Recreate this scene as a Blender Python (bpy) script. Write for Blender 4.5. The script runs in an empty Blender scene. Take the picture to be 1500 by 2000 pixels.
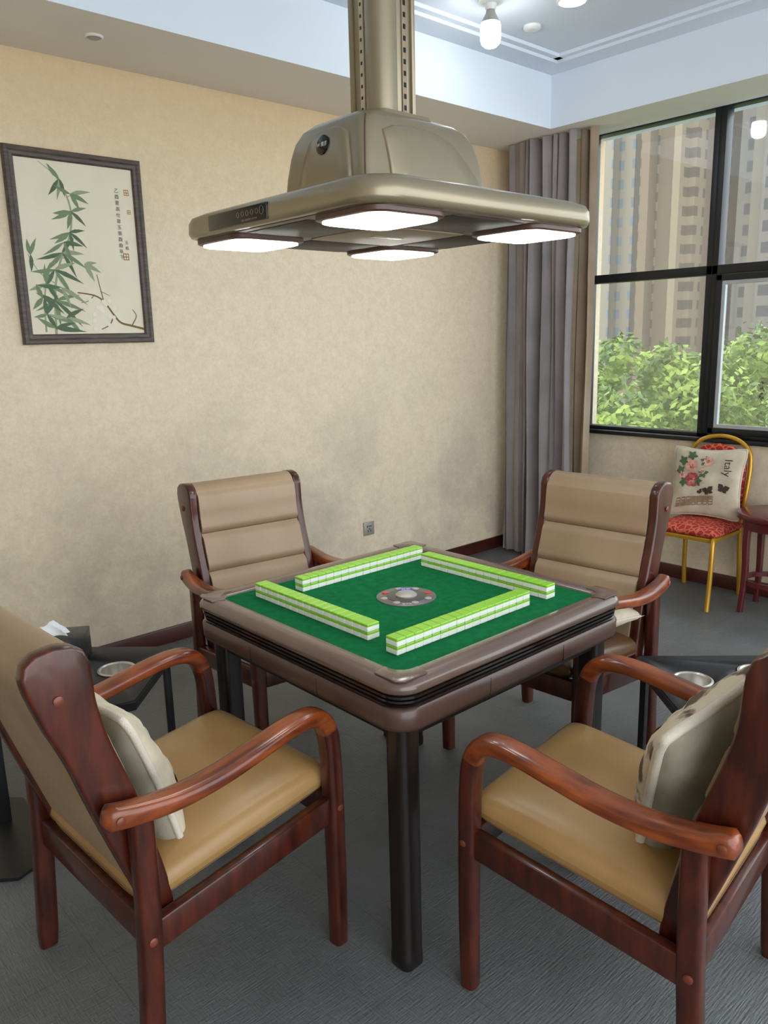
import bpy, bmesh, math, random
from math import sin, cos, pi, radians
from mathutils import Vector, Matrix
random.seed(7)
S = bpy.context.scene
COL = S.collection

# ------------------------------------------------------------------ materials
def srgb(r, g, b):
    def c(v):
        v /= 255.0
        return v/12.92 if v <= .04045 else ((v+.055)/1.055)**2.4
    return (c(r), c(g), c(b), 1)

def mat(name, col, rough=.5, metal=0, col2=None, nscale=8, stretch=(1,1,1), bump=0, bscale=200,
        coat=0, emis=0, ecol=None, spec=.5, detail=4, contrast=(.35,.65), sheen=0, bdist=.002):
    m = bpy.data.materials.new(name); m.use_nodes = True
    nt = m.node_tree; N = nt.nodes; L = nt.links
    b = N['Principled BSDF']
    b.inputs['Base Color'].default_value = col
    b.inputs['Roughness'].default_value = rough
    b.inputs['Metallic'].default_value = metal
    b.inputs['Coat Weight'].default_value = coat
    b.inputs['Coat Roughness'].default_value = .12
    b.inputs['Specular IOR Level'].default_value = spec
    b.inputs['Sheen Weight'].default_value = sheen
    if emis:
        b.inputs['Emission Color'].default_value = ecol or col
        b.inputs['Emission Strength'].default_value = emis
    tc = N.new('ShaderNodeTexCoord'); mp = N.new('ShaderNodeMapping')
    L.new(tc.outputs['Object'], mp.inputs['Vector'])
    mp.inputs['Scale'].default_value = stretch
    if col2 is None:
        col2 = tuple(min(1, c*.9) for c in col[:3])+(1,)
    n = N.new('ShaderNodeTexNoise'); n.inputs['Scale'].default_value = nscale
    n.inputs['Detail'].default_value = detail
    L.new(mp.outputs[0], n.inputs['Vector'])
    r = N.new('ShaderNodeValToRGB')
    r.color_ramp.elements[0].position = contrast[0]; r.color_ramp.elements[0].color = col
    r.color_ramp.elements[1].position = contrast[1]; r.color_ramp.elements[1].color = col2
    L.new(n.outputs['Fac'], r.inputs[0]); L.new(r.outputs[0], b.inputs['Base Color'])
    if bump:
        n2 = N.new('ShaderNodeTexNoise'); n2.inputs['Scale'].default_value = bscale
        L.new(tc.outputs['Object'], n2.inputs['Vector'])
        bp = N.new('ShaderNodeBump'); bp.inputs['Strength'].default_value = bump
        bp.inputs['Distance'].default_value = bdist
        L.new(n2.outputs['Fac'], bp.inputs['Height']); L.new(bp.outputs[0], b.inputs['Normal'])
    return m

M = {}
M['wood'] = mat('mahogany_wood', srgb(78,30,15), .3, col2=srgb(48,16,9), nscale=14, stretch=(3,3,.6), coat=.35, bump=.05, bscale=60, spec=.4)
M['wood_arm'] = mat('mahogany_arm_wood', srgb(144,70,28), .28, col2=srgb(88,35,14), nscale=9, stretch=(.8,4,4), coat=.4, bump=.04, bscale=60, spec=.4)
M['plug'] = mat('wood_plug', srgb(112,54,34), .35)
M['leather'] = mat('tan_leather', srgb(161,137,110), .42, col2=srgb(149,125,98), nscale=4, bump=.12, bscale=350)
M['leather_seat'] = mat('golden_tan_leather', srgb(164,130,83), .32, col2=srgb(149,114,67), nscale=4, bump=.12, bscale=350)
M['leather_shaded'] = mat('brown_leather', srgb(92,64,42), .32, bump=.12, bscale=350)  # seat leather with the shade under the table in its colour
M['seam'] = mat('leather_seam', srgb(104,80,56), .7)
M['tbl'] = mat('brown_lacquer', srgb(76,54,47), .34, col2=srgb(68,47,41), nscale=3, coat=.15)
M['tblrim'] = mat('taupe_gloss_rim', srgb(99,80,72), .22, col2=srgb(91,72,65), nscale=3, coat=.4)
M['tblband'] = mat('black_gloss_band', srgb(28,22,21), .18, coat=.5)
M['leg'] = mat('dark_leg_lacquer', srgb(27,21,20), .3, coat=.2, spec=.3)
M['felt'] = mat('green_felt', srgb(10,100,56), .95, col2=srgb(6,88,48), nscale=40, bump=.15, bscale=900, spec=.1)
M['tw'] = mat('tile_white', srgb(238,240,232), .25, coat=.2)
M['tg'] = mat('tile_green', srgb(134,194,50), .25, col2=srgb(128,188,46), coat=.2)
M['champ'] = mat('champagne_metallic', srgb(146,134,109), .3, metal=.5, col2=srgb(138,127,103), nscale=2, coat=.4)
M['champd'] = mat('bronze_underside', srgb(134,115,94), .4, metal=.2)
M['brownp'] = mat('dark_brown_plastic', srgb(84,58,47), .35)
M['vent'] = mat('dark_vent', srgb(50,40,35), .5)
M['black'] = mat('black_metal', srgb(24,24,26), .4)
M['blackp'] = mat('black_panel_gloss', srgb(12,12,14), .12)
M['stone'] = mat('black_slate_top', srgb(42,43,45), .5, col2=srgb(31,32,34), nscale=6, bump=.2, bscale=80, spec=.3)
M['steel'] = mat('steel', srgb(205,200,192), .28, metal=.75)
M['white'] = mat('white_plastic', srgb(235,235,232), .4)
M['grayp'] = mat('gray_plastic', srgb(165,162,152), .4, metal=.3)
M['light'] = mat('lamp_diffuser', (1,1,1,1), .5, emis=13, ecol=(1,.99,.96,1))
M['bulb'] = mat('bulb_glow', (1,1,1,1), .5, emis=30, ecol=(.95,.98,1,1))
M['frame'] = mat('picture_frame_wood', srgb(88,75,67), .5, col2=srgb(64,55,50), nscale=20, stretch=(1,1,6), bump=.2, bscale=150)
M['paper'] = mat('cream_silk', srgb(222,215,193), .8, col2=srgb(214,206,183), nscale=3)
M['leaf1'] = mat('ink_green', srgb(116,134,102), .8)
M['leaf2'] = mat('ink_dark_green', srgb(84,105,80), .8)
M['leaf3'] = mat('ink_pale_green', srgb(148,158,124), .8)
M['branch'] = mat('ink_brown', srgb(120,92,64), .8)
M['ink'] = mat('ink_black', srgb(70,62,52), .8)
M['seal'] = mat('seal_red', srgb(182,124,84), .8)
M['blossom'] = mat('blossom_white', srgb(228,220,200), .8)
M['curtain'] = mat('gray_mauve_curtain', srgb(148,140,140), .75, col2=srgb(136,128,128), nscale=5, bump=.2, bscale=400, sheen=.3)
M['curtain_lit'] = mat('taupe_window_lit_curtain', srgb(152,133,112), .8, col2=srgb(140,121,100), nscale=5, bump=.2, bscale=400)  # same drape as the gray one, window light put into the colour
M['gold'] = mat('gold_paint_metal', srgb(200,152,48), .3, metal=.5)
M['redstool'] = mat('dark_red_lacquer', srgb(88,24,30), .3, coat=.4)
M['linen'] = mat('grey_linen', srgb(150,144,126), .9, col2=srgb(128,122,104), nscale=9, bump=.5, bscale=500)
M['cream'] = mat('cream_linen', srgb(206,196,174), .9, col2=srgb(186,174,150), nscale=12, bump=.4, bscale=500)
M['rope'] = mat('cream_rope', srgb(202,193,176), .9, bump=.8, bscale=260)
M['floral'] = mat('printed_linen', srgb(196,184,160), .9, col2=srgb(96,74,60), nscale=13, contrast=(.52,.60), bump=.4, bscale=500)
M['printink'] = mat('print_ink', srgb(66,50,42), .9)
M['rose'] = mat('print_rose', srgb(160,46,56), .9, col2=srgb(200,120,112), nscale=40)
M['rose2'] = mat('print_pale_rose', srgb(206,140,128), .9, col2=srgb(226,182,160), nscale=40)
M['pleaf'] = mat('print_leaf', srgb(78,104,72), .9)
M['sepia'] = mat('print_sepia', srgb(150,122,96), .9)
M['base'] = mat('mahogany_baseboard', srgb(76,30,25), .35, col2=srgb(60,23,20), nscale=8, coat=.3)
M['winframe'] = mat('dark_window_frame', srgb(28,30,32), .4, metal=.2)
M['sash'] = mat('silver_sash_edge', srgb(170,174,176), .35, metal=.1)
M['tissue'] = mat('tissue_paper', srgb(225,228,230), .9)
M['boxdark'] = mat('black_marble_box', srgb(30,32,34), .3, col2=srgb(48,50,52), nscale=30)
M['ceil'] = mat('ceiling_daylight_tint', srgb(218,225,236), .9, col2=srgb(214,221,232), nscale=1)  # white ceiling tinted with the blue of daylight
M['soffitv'] = mat('soffit_side_daylight_tint', srgb(220,228,238), .9, col2=srgb(216,224,234), nscale=1)  # bluish daylight on the vertical faces mixed into the colour
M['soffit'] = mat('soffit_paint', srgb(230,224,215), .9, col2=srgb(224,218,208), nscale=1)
M['red'] = mat('button_red', srgb(190,50,40), .3)
M['blue'] = mat('display_blue', srgb(30,50,170), .3, emis=.6)
M['discg'] = mat('disc_gray', srgb(112,108,108), .3, metal=.3)
M['disck'] = mat('disc_dark', srgb(70,66,68), .3)
M['btn'] = mat('button_grey', srgb(160,158,150), .3)

def red_fabric():
    m = mat('red_gold_brocade', srgb(170,36,34), .8); nt = m.node_tree; N = nt.nodes; L = nt.links
    b = N['Principled BSDF']; tc = N.new('ShaderNodeTexCoord')
    v = N.new('ShaderNodeTexVoronoi'); v.inputs['Scale'].default_value = 30; v.feature = 'DISTANCE_TO_EDGE'
    L.new(tc.outputs['Object'], v.inputs['Vector'])
    r = N.new('ShaderNodeValToRGB'); r.color_ramp.elements[0].position = .05; r.color_ramp.elements[0].color = srgb(204,104,74)
    r.color_ramp.elements[1].position = .11; r.color_ramp.elements[1].color = srgb(160,30,30)
    L.new(v.outputs['Distance'], r.inputs[0]); L.new(r.outputs[0], b.inputs['Base Color'])
    return m
M['redfab'] = red_fabric()

def wallpaper():
    m = bpy.data.materials.new('beige_fabric_wallpaper'); m.use_nodes = True
    nt = m.node_tree; N = nt.nodes; L = nt.links; b = N['Principled BSDF']; b.inputs['Roughness'].default_value = .85
    b.inputs['Specular IOR Level'].default_value = .2
    tc = N.new('ShaderNodeTexCoord')
    def noise(scale, det=4, stretch=(1,1,1), rough=.5):
        mp = N.new('ShaderNodeMapping'); mp.inputs['Scale'].default_value = stretch
        L.new(tc.outputs['Object'], mp.inputs['Vector'])
        n = N.new('ShaderNodeTexNoise'); n.inputs['Scale'].default_value = scale; n.inputs['Detail'].default_value = det
        n.inputs['Roughness'].default_value = rough
        L.new(mp.outputs[0], n.inputs['Vector']); return n
    n1 = noise(24, 9, rough=.9)
    r1 = N.new('ShaderNodeValToRGB'); r1.color_ramp.elements[0].position = .35; r1.color_ramp.elements[1].position = .65
    r1.color_ramp.elements[0].color = srgb(238,223,197); r1.color_ramp.elements[1].color = srgb(218,200,170)
    L.new(n1.outputs['Fac'], r1.inputs[0])
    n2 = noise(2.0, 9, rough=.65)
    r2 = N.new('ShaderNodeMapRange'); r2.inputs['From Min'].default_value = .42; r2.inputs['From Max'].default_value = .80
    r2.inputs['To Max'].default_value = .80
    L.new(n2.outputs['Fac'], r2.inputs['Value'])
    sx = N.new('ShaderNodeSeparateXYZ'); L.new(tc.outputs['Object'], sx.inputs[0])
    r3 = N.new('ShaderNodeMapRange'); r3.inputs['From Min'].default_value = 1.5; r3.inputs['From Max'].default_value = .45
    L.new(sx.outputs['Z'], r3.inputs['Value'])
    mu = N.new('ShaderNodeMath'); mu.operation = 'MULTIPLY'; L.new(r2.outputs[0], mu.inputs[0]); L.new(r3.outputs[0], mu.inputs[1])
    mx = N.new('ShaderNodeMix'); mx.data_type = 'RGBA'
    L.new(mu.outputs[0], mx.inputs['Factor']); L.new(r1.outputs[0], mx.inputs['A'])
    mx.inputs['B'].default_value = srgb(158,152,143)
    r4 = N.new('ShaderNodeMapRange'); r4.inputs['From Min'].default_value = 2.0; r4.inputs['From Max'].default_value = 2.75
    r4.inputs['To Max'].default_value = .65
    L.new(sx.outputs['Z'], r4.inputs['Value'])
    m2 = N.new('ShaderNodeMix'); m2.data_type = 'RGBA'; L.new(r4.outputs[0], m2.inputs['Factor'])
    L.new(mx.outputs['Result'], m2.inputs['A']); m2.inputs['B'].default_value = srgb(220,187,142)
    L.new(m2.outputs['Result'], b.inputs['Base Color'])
    w1 = noise(60, 2, (1,1,14)); w2 = noise(60, 2, (14,14,1))
    ad = N.new('ShaderNodeMath'); L.new(w1.outputs['Fac'], ad.inputs[0]); L.new(w2.outputs['Fac'], ad.inputs[1])
    bp = N.new('ShaderNodeBump'); bp.inputs['Strength'].default_value = .7; bp.inputs['Distance'].default_value = .002
    L.new(ad.outputs[0], bp.inputs['Height']); L.new(bp.outputs[0], b.inputs['Normal'])
    return m
M['wall'] = wallpaper()

def floor_mat():
    m = bpy.data.materials.new('grey_woven_floor_tile'); m.use_nodes = True
    nt = m.node_tree; N = nt.nodes; L = nt.links; b = N['Principled BSDF']
    tc = N.new('ShaderNodeTexCoord')
    br = N.new('ShaderNodeTexBrick'); br.offset = 0; br.inputs['Scale'].default_value = 1
    br.inputs['Brick Width'].default_value = .6; br.inputs['Row Height'].default_value = .6
    br.inputs['Mortar Size'].default_value = .002
    br.inputs['Color1'].default_value = srgb(104,107,108); br.inputs['Color2'].default_value = srgb(100,103,104)
    br.inputs['Mortar'].default_value = srgb(90,92,93)
    L.new(tc.outputs['Object'], br.inputs['Vector'])
    n = N.new('ShaderNodeTexNoise'); n.inputs['Scale'].default_value = 2.6; n.inputs['Detail'].default_value = 9; n.inputs['Roughness'].default_value = .65
    L.new(tc.outputs['Object'], n.inputs['Vector'])
    mr = N.new('ShaderNodeMapRange'); mr.inputs['To Min'].default_value = .50; mr.inputs['To Max'].default_value = 1.40
    L.new(n.outputs['Fac'], mr.inputs['Value'])
    mx = N.new('ShaderNodeMix'); mx.data_type = 'RGBA'; mx.blend_type = 'MULTIPLY'; mx.inputs['Factor'].default_value = 1
    L.new(br.outputs['Color'], mx.inputs['A']); L.new(mr.outputs[0], mx.inputs['B'])
    L.new(mx.outputs['Result'], b.inputs['Base Color'])
    b.inputs['Roughness'].default_value = .42
    hs = []
    for st in ((1,9,1),(9,1,1)):
        mp = N.new('ShaderNodeMapping'); mp.inputs['Scale'].default_value = st
        L.new(tc.outputs['Object'], mp.inputs['Vector'])
        w = N.new('ShaderNodeTexNoise'); w.inputs['Scale'].default_value = 22; w.inputs['Detail'].default_value = 3
        L.new(mp.outputs[0], w.inputs['Vector']); hs.append(w)
    ad = N.new('ShaderNodeMath'); L.new(hs[0].outputs['Fac'], ad.inputs[0]); L.new(hs[1].outputs['Fac'], ad.inputs[1])
    bp = N.new('ShaderNodeBump'); bp.inputs['Strength'].default_value = .8; bp.inputs['Distance'].default_value = .004
    L.new(ad.outputs[0], bp.inputs['Height']); L.new(bp.outputs[0], b.inputs['Normal'])
    return m
M['floor'] = floor_mat()

def glass():
    m = bpy.data.materials.new('window_glass'); m.use_nodes = True
    nt = m.node_tree; N = nt.nodes; L = nt.links
    for n in list(N):
        if n.type != 'OUTPUT_MATERIAL': N.remove(n)
    out = [n for n in N if n.type == 'OUTPUT_MATERIAL'][0]
    t = N.new('ShaderNodeBsdfTransparent'); t.inputs[0].default_value = (.96,.98,.98,1)
    g = N.new('ShaderNodeBsdfGlossy'); g.inputs['Roughness'].default_value = .03
    x = N.new('ShaderNodeMixShader'); x.inputs[0].default_value = .05
    L.new(t.outputs[0], x.inputs[1]); L.new(g.outputs[0], x.inputs[2]); L.new(x.outputs[0], out.inputs[0])
    return m
M['glass'] = glass()

def facade(name, wall, wall2, win, sx=1.0, sz=1.0, haze_glow=.2):
    m = bpy.data.materials.new(name); m.use_nodes = True
    nt = m.node_tree; N = nt.nodes; L = nt.links; b = N['Principled BSDF']
    tc = N.new('ShaderNodeTexCoord'); s = N.new('ShaderNodeSeparateXYZ'); L.new(tc.outputs['Object'], s.inputs[0])
    a = N.new('ShaderNodeMath'); a.operation = 'ADD'; L.new(s.outputs['X'], a.inputs[0]); L.new(s.outputs['Y'], a.inputs[1])
    c = N.new('ShaderNodeCombineXYZ'); L.new(a.outputs[0], c.inputs['X']); L.new(s.outputs['Z'], c.inputs['Y'])
    br = N.new('ShaderNodeTexBrick'); br.offset = 0; br.inputs['Scale'].default_value = 1
    br.inputs['Brick Width'].default_value = sx; br.inputs['Row Height'].default_value = sz
    br.inputs['Mortar Size'].default_value = min(sx, sz)*.24; br.inputs['Mortar Smooth'].default_value = 0
    br.inputs['Color1'].default_value = win; br.inputs['Color2'].default_value = tuple(v*1.25 for v in win[:3])+(1,)
    br.inputs['Mortar'].default_value = wall
    L.new(c.outputs[0], br.inputs['Vector'])
    br2 = N.new('ShaderNodeTexBrick'); br2.offset = 0; br2.inputs['Scale'].default_value = 1
    br2.inputs['Brick Width'].default_value = sx*3; br2.inputs['Row Height'].default_value = 200
    br2.inputs['Mortar Size'].default_value = sx*.5; br2.inputs['Mortar Smooth'].default_value = 0
    br2.inputs['Color1'].default_value = (0,0,0,1); br2.inputs['Color2'].default_value = (0,0,0,1); br2.inputs['Mortar'].default_value = (1,1,1,1)
    L.new(c.outputs[0], br2.inputs['Vector'])
    mx = N.new('ShaderNodeMix'); mx.data_type = 'RGBA'; L.new(br2.outputs['Color'], mx.inputs['Factor'])
    L.new(br.outputs['Color'], mx.inputs['A']); mx.inputs['B'].default_value = wall2
    L.new(mx.outputs['Result'], b.inputs['Base Color'])
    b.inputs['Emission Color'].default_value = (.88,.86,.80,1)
    b.inputs['Emission Strength'].default_value = haze_glow; b.inputs['Roughness'].default_value = .9  # even glow on the walls imitates bright outdoor haze
    return m
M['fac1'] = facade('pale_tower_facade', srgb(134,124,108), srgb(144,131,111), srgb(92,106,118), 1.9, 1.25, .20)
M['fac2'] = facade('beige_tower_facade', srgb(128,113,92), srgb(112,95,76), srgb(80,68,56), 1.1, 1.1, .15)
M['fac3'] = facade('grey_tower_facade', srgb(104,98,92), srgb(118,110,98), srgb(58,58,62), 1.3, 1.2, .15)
M['ground'] = mat('outside_ground', srgb(80,100,60), .9)
M['tleaf'] = mat('foliage', srgb(130,150,64), .7, col2=srgb(62,86,38), nscale=2.2, contrast=(.42,.58), emis=.16, ecol=srgb(216,226,178))  # faint glow added to the leaves to imitate bright haze
M['bark'] = mat('bark', srgb(80,70,56), .9)

# ------------------------------------------------------------------ helpers
def mk(name, me, mats, parent=None, smooth=True, ang=35, label=None):
    for m_ in (mats if isinstance(mats, (list, tuple)) else [mats]):
        me.materials.append(M[m_] if isinstance(m_, str) else m_)
    if smooth:
        for p in me.polygons: p.use_smooth = True
        me.set_sharp_from_angle(angle=radians(ang))
    o = bpy.data.objects.new(name, me); COL.objects.link(o)
    if parent: o.parent = parent
    if label: o['label'] = label
    return o

def fix(bm):
    bmesh.ops.recalc_face_normals(bm, faces=bm.faces[:])

def from_pd(name, V, F, mats, parent=None, smooth=True, ang=35, mi=None, label=None, recalc=True):
    me = bpy.data.meshes.new(name)
    me.from_pydata([tuple(v) for v in V], [], F)
    if mi:
        for p, i in zip(me.polygons, mi): p.material_index = i
    if recalc:
        bm = bmesh.new(); bm.from_mesh(me); fix(bm); bm.to_mesh(me); bm.free()
    return mk(name, me, mats, parent, smooth, ang, label)

def box(name, lo, hi, m, parent=None, bev=.004, seg=2, rot=None, label=None, shear=0):
    bm = bmesh.new(); bmesh.ops.create_cube(bm, size=1)
    s = [hi[i]-lo[i] for i in range(3)]; c = [(hi[i]+lo[i])/2 for i in range(3)]
    for v in bm.verts: v.co = Vector((v.co.x*s[0], v.co.y*s[1], v.co.z*s[2]))
    if bev > 0:
        bmesh.ops.bevel(bm, geom=bm.edges[:], offset=min(bev, min(s)*.45), segments=seg, profile=.5, affect='EDGES')
    if rot is not None: bm.transform(rot)
    bm.transform(Matrix.Translation(c))
    if shear:
        for v in bm.verts: v.co.z += shear*v.co.x
    me = bpy.data.meshes.new(name); bm.to_mesh(me); bm.free()
    return mk(name, me, m, parent, True, 35, label)

def boxes(name, items, m, parent=None, bev=.0, label=None):
    bm = bmesh.new()
    for lo, hi in items:
        r = bmesh.ops.create_cube(bm, size=1)
        for v in r['verts']:
            v.co = Vector([lo[i]+(v.co[i]+.5)*(hi[i]-lo[i]) for i in range(3)])
    if bev: bmesh.ops.bevel(bm, geom=bm.edges[:], offset=bev, segments=2, profile=.5, affect='EDGES')
    me = bpy.data.meshes.new(name); bm.to_mesh(me); bm.free()
    return mk(name, me, m, parent, True, 35, label)

def rring(hx, hy, r, z, n=6, cx=0, cy=0):
    pts = []
    r = min(r, hx, hy)
    for (sx, sy, a0) in ((1,1,0),(-1,1,90),(-1,-1,180),(1,-1,270)):
        for i in range(n+1):
            a = radians(a0+90*i/n)
            pts.append(Vector((cx+sx*(hx-r)+r*cos(a), cy+sy*(hy-r)+r*sin(a), z)))
    return pts

def circ(r, z, n=32, cx=0, cy=0):
    return [Vector((cx+r*cos(2*pi*i/n), cy+r*sin(2*pi*i/n), z)) for i in range(n)]

def loft(name, rings, m, parent=None, cap0=True, cap1=True, smooth=True, ang=35, closed=False, xf=None, label=None):
    n = len(rings[0]); V = []; F = []
    for r in rings: V += list(r)
    K = len(rings)
    for k in range(K if closed else K-1):
        a = k*n; b2 = ((k+1) % K)*n
        for i in range(n):
            j = (i+1) % n
            F.append((a+i, a+j, b2+j, b2+i))
    if not closed:
        if cap0: F.append(tuple(range(n))[::-1])
        if cap1: F.append(tuple((K-1)*n+i for i in range(n)))
    if xf is not None: V = [xf @ Vector(v) for v in V]
    return from_pd(name, V, F, m, parent, smooth, ang, label=label)

def tube(name, path, r, m, parent=None, n=10, closed=False, label=None, flat=1.0):
    P = [Vector(p) for p in path]; K = len(P); rings = []
    up = None
    for i in range(K):
        if closed: t = (P[(i+1) % K]-P[i-1]).normalized()
        else: t = (P[min(i+1, K-1)]-P[max(i-1, 0)]).normalized()
        if up is None:
            up = Vector((0,0,1)) if abs(t.z) < .9 else Vector((1,0,0))
        s = t.cross(up).normalized(); up = s.cross(t).normalized()
        rr = r[i] if isinstance(r, (list, tuple)) else r
        rings.append([P[i]+s*(rr*cos(2*pi*k/n))+up*(rr*flat*sin(2*pi*k/n)) for k in range(n)])
    return loft(name, rings, m, parent, closed=closed, ang=60, label=label)

def prism(name, poly, y0, y1, m, parent=None, bev=.006, seg=3, ang=40, plane='xz', label=None):
    V = []; n = len(poly)
    for y in (y0, y1):
        for (a, b) in poly:
            V.append((a, y, b) if plane == 'xz' else ((a, b, y) if plane == 'xy' else (y, a, b)))
    bm = bmesh.new(); vs = [bm.verts.new(v) for v in V]
    bm.faces.new(vs[:n]); bm.faces.new(vs[n:][::-1])
    for i in range(n):
        j = (i+1) % n
        bm.faces.new((vs[i], vs[n+i], vs[n+j], vs[j]))
    fix(bm)
    if bev:
        fs = [f for f in bm.faces if len(f.verts) == n and n > 4] or bm.faces[:2]
        es = set()
        for f in fs:
            for e in f.edges: es.add(e)
        if n == 4: es = set(bm.edges)
        bmesh.ops.bevel(bm, geom=list(es), offset=bev, segments=seg, profile=.5, affect='EDGES')
    me = bpy.data.meshes.new(name); bm.to_mesh(me); bm.free()
    return mk(name, me, m, parent, True, ang, label)

def sq_section(w, h, n=20, p=3.5):
    out = []
    for i in range(n):
        a = 2*pi*i/n + pi/n; c, s = cos(a), sin(a)
        out.append((w/2*abs(c)**(2/p)*(1 if c > 0 else -1), h/2*abs(s)**(2/p)*(1 if s > 0 else -1)))
    return out

def cr(points, sub=6):
    P = [tuple(p) for p in points]; P = [P[0]]+P+[P[-1]]; out = []
    for i in range(1, len(P)-2):
        for k in range(sub):
            t = k/sub
            out.append(tuple(.5*((2*b)+(-a+c)*t+(2*a-5*b+4*c-d)*t*t+(-a+3*b-3*c+d)*t**3)
                             for a, b, c, d in zip(P[i-1], P[i], P[i+1], P[i+2])))
    out.append(P[-2]); return out

def empty(name, loc=(0,0,0), rz=0, label=None, category=None, group=None):
    o = bpy.data.objects.new(name, None); COL.objects.link(o)
    o.location = loc; o.rotation_euler = (0,0,rz); o.empty_display_size = .1
    if label: o['label'] = label
    if category: o['category'] = category
    if group: o['group'] = group
    return o

def tag(o, label, category, group=None):
    o['label'] = label; o['category'] = category
    if group: o['group'] = group
    return o

def structure(o): o['kind'] = 'structure'; return o

def copy_tree(root, loc=None, rz=None):
    n = root.copy(); COL.objects.link(n)
    if loc is not None: n.location = loc
    if rz is not None: n.rotation_euler = (0,0,rz)
    def rec(src, dst):
        for c in [c for c in bpy.data.objects if c.parent == src]:
            k = c.copy(); COL.objects.link(k); k.parent = dst
            rec(c, k)
    rec(root, n)
    return n

def pillow_pt(u, v, a, b, T, side, slump=0):
    pin = .13
    x = a*u*(1-pin*(1-v*v)); y = b*v*(1-pin*(1-u*u))
    cr_ = max(0, u*u*v*v-.55)
    x *= 1-.12*cr_; y *= 1-.12*cr_
    h = T*(max(0, (1-u*u))*max(0, (1-v*v)))**.42
    h *= 1+slump*(-v)*.5
    h += .006*T/.08*sin(7*u+4*v+side)*(1-u*u)*(1-v*v)*1.5 + .004*sin(15*v-6*u)*(1-u*u)*(1-v*v)
    return Vector((x, y, side*h - slump*.03*(v*v)))

def pillow(name, a, b, T, mfront, mback, mrope, n=30, decals=None, dmats=(), label='cushion', cat='cushion', rope_r=.009, slump=0):
    root = empty(name, label=label, category=cat)
    V = []; F = []; mi = []
    pp = lambda u, v, s: pillow_pt(u, v, a, b, T, s, slump)
    for s in (1, -1):
        base = len(V)
        for i in range(n+1):
            for j in range(n+1):
                u = sin(pi/2*(-1+2*i/n)); v = sin(pi/2*(-1+2*j/n))
                V.append(pp(u, v, s))
        for i in range(n):
            for j in range(n):
                q = (base+i*(n+1)+j, base+(i+1)*(n+1)+j, base+(i+1)*(n+1)+j+1, base+i*(n+1)+j+1)
                F.append(q if s > 0 else q[::-1]); mi.append(0 if s > 0 else 1)
    mats = [mfront, mback]+list(dmats)
    if decals:
        for (poly, k) in decals:
            b0 = len(V)
            for (u, v) in poly:
                u = max(-.95, min(.95, u)); v = max(-.95, min(.95, v))
                p = pp(u, v, 1); p.z += .004; V.append(p)
            cu = sum(p[0] for p in poly)/len(poly); cv = sum(p[1] for p in poly)/len(poly)
            p = pp(cu, cv, 1); p.z += .0045; V.append(p)
            m_ = len(poly)
            for i in range(m_):
                F.append((b0+i, b0+(i+1) % m_, b0+m_)); mi.append(2+k)
    from_pd('cushion_cover', V, F, mats, root, True, 80, mi, recalc=False)
    path = []
    for k in range(100):
        t = 2*pi*k/100; c, s = cos(t), sin(t)
        u = abs(c)**.4*(1 if c > 0 else -1); v = abs(s)**.4*(1 if s > 0 else -1)
        mm = max(abs(u), abs(v)); u /= mm; v /= mm
        p = pp(u, v, 1); p2 = pp(u, v, -1); path.append((p+p2)/2)
    tube('rope_trim', path, rope_r, mrope, root, 8, closed=True)
    return root

def text_mesh(txt, size):
    cu = bpy.data.curves.new('txt', 'FONT'); cu.body = txt; cu.size = size; cu.align_x = 'CENTER'; cu.align_y = 'CENTER'
    o = bpy.data.objects.new('txt', cu); COL.objects.link(o)
    bpy.context.view_layer.update()
    me = bpy.data.meshes.new_from_object(o.evaluated_get(bpy.context.evaluated_depsgraph_get()))
    bpy.data.objects.remove(o); return me

# ------------------------------------------------------------------ camera
q = (1550.1, .2144, .0250, .8403, 1.5264)
p_, r_, y_ = q[1:4]
f = Vector((cos(y_)*cos(p_), sin(y_)*cos(p_), -sin(p_)))
rt = Vector((sin(y_), -cos(y_), 0)); up = rt.cross(f)
rt2 = rt*cos(r_)-up*sin(r_); up2 = up*cos(r_)+rt*sin(r_)
cam = bpy.data.cameras.new('camera'); co = bpy.data.objects.new('camera', cam); COL.objects.link(co)
mm = Matrix((rt2, up2, -f)).transposed().to_4x4(); mm.translation = (0,0,q[4]); co.matrix_world = mm
cam.sensor_fit = 'VERTICAL'; cam.sensor_height = 36; cam.sensor_width = 27; cam.lens = q[0]/2000*36; cam.clip_end = 500
cam.clip_start = .02
S.camera = co

# ------------------------------------------------------------------ room
WX, WY, SZ, UZ = 4.60, 3.69, 2.743, 3.073
EX, EY = 4.2455, 3.144
X0, Y0 = -1.8, -1.6
WL = 3.12
structure(box('floor', (X0-.15,Y0,-.1), (WX+.2,WY+.2,0), 'floor', bev=0))
structure(box('ceiling', (X0-.15,Y0,UZ), (WX+.2,WY+.2,UZ+.1), 'ceil', bev=0))
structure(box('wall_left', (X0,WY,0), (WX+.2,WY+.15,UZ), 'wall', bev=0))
structure(box('wall_back', (X0-.15,Y0,0), (X0,WY+.15,UZ), 'wall', bev=0))  # unseen room wall, added to cut ambient light from behind the camera
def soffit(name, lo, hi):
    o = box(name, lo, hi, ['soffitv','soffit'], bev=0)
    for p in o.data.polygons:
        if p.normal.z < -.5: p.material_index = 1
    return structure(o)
soffit('trim_1', (X0,EY,SZ), (WX,WY,UZ))
soffit('trim_2', (EX,Y0,SZ), (WX,EY,UZ))
structure(boxes('trim_3', [((X0,EY-.15,UZ-.035),(EX,EY,UZ)), ((EX-.15,Y0,UZ-.035),(EX,EY-.15,UZ))], 'ceil'))
structure(boxes('trim_4', [((X0,EY-.19,UZ-.018),(EX-.15,EY-.15,UZ)), ((EX-.19,Y0,UZ-.018),(EX-.15,EY-.15,UZ))], 'soffitv'))
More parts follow.
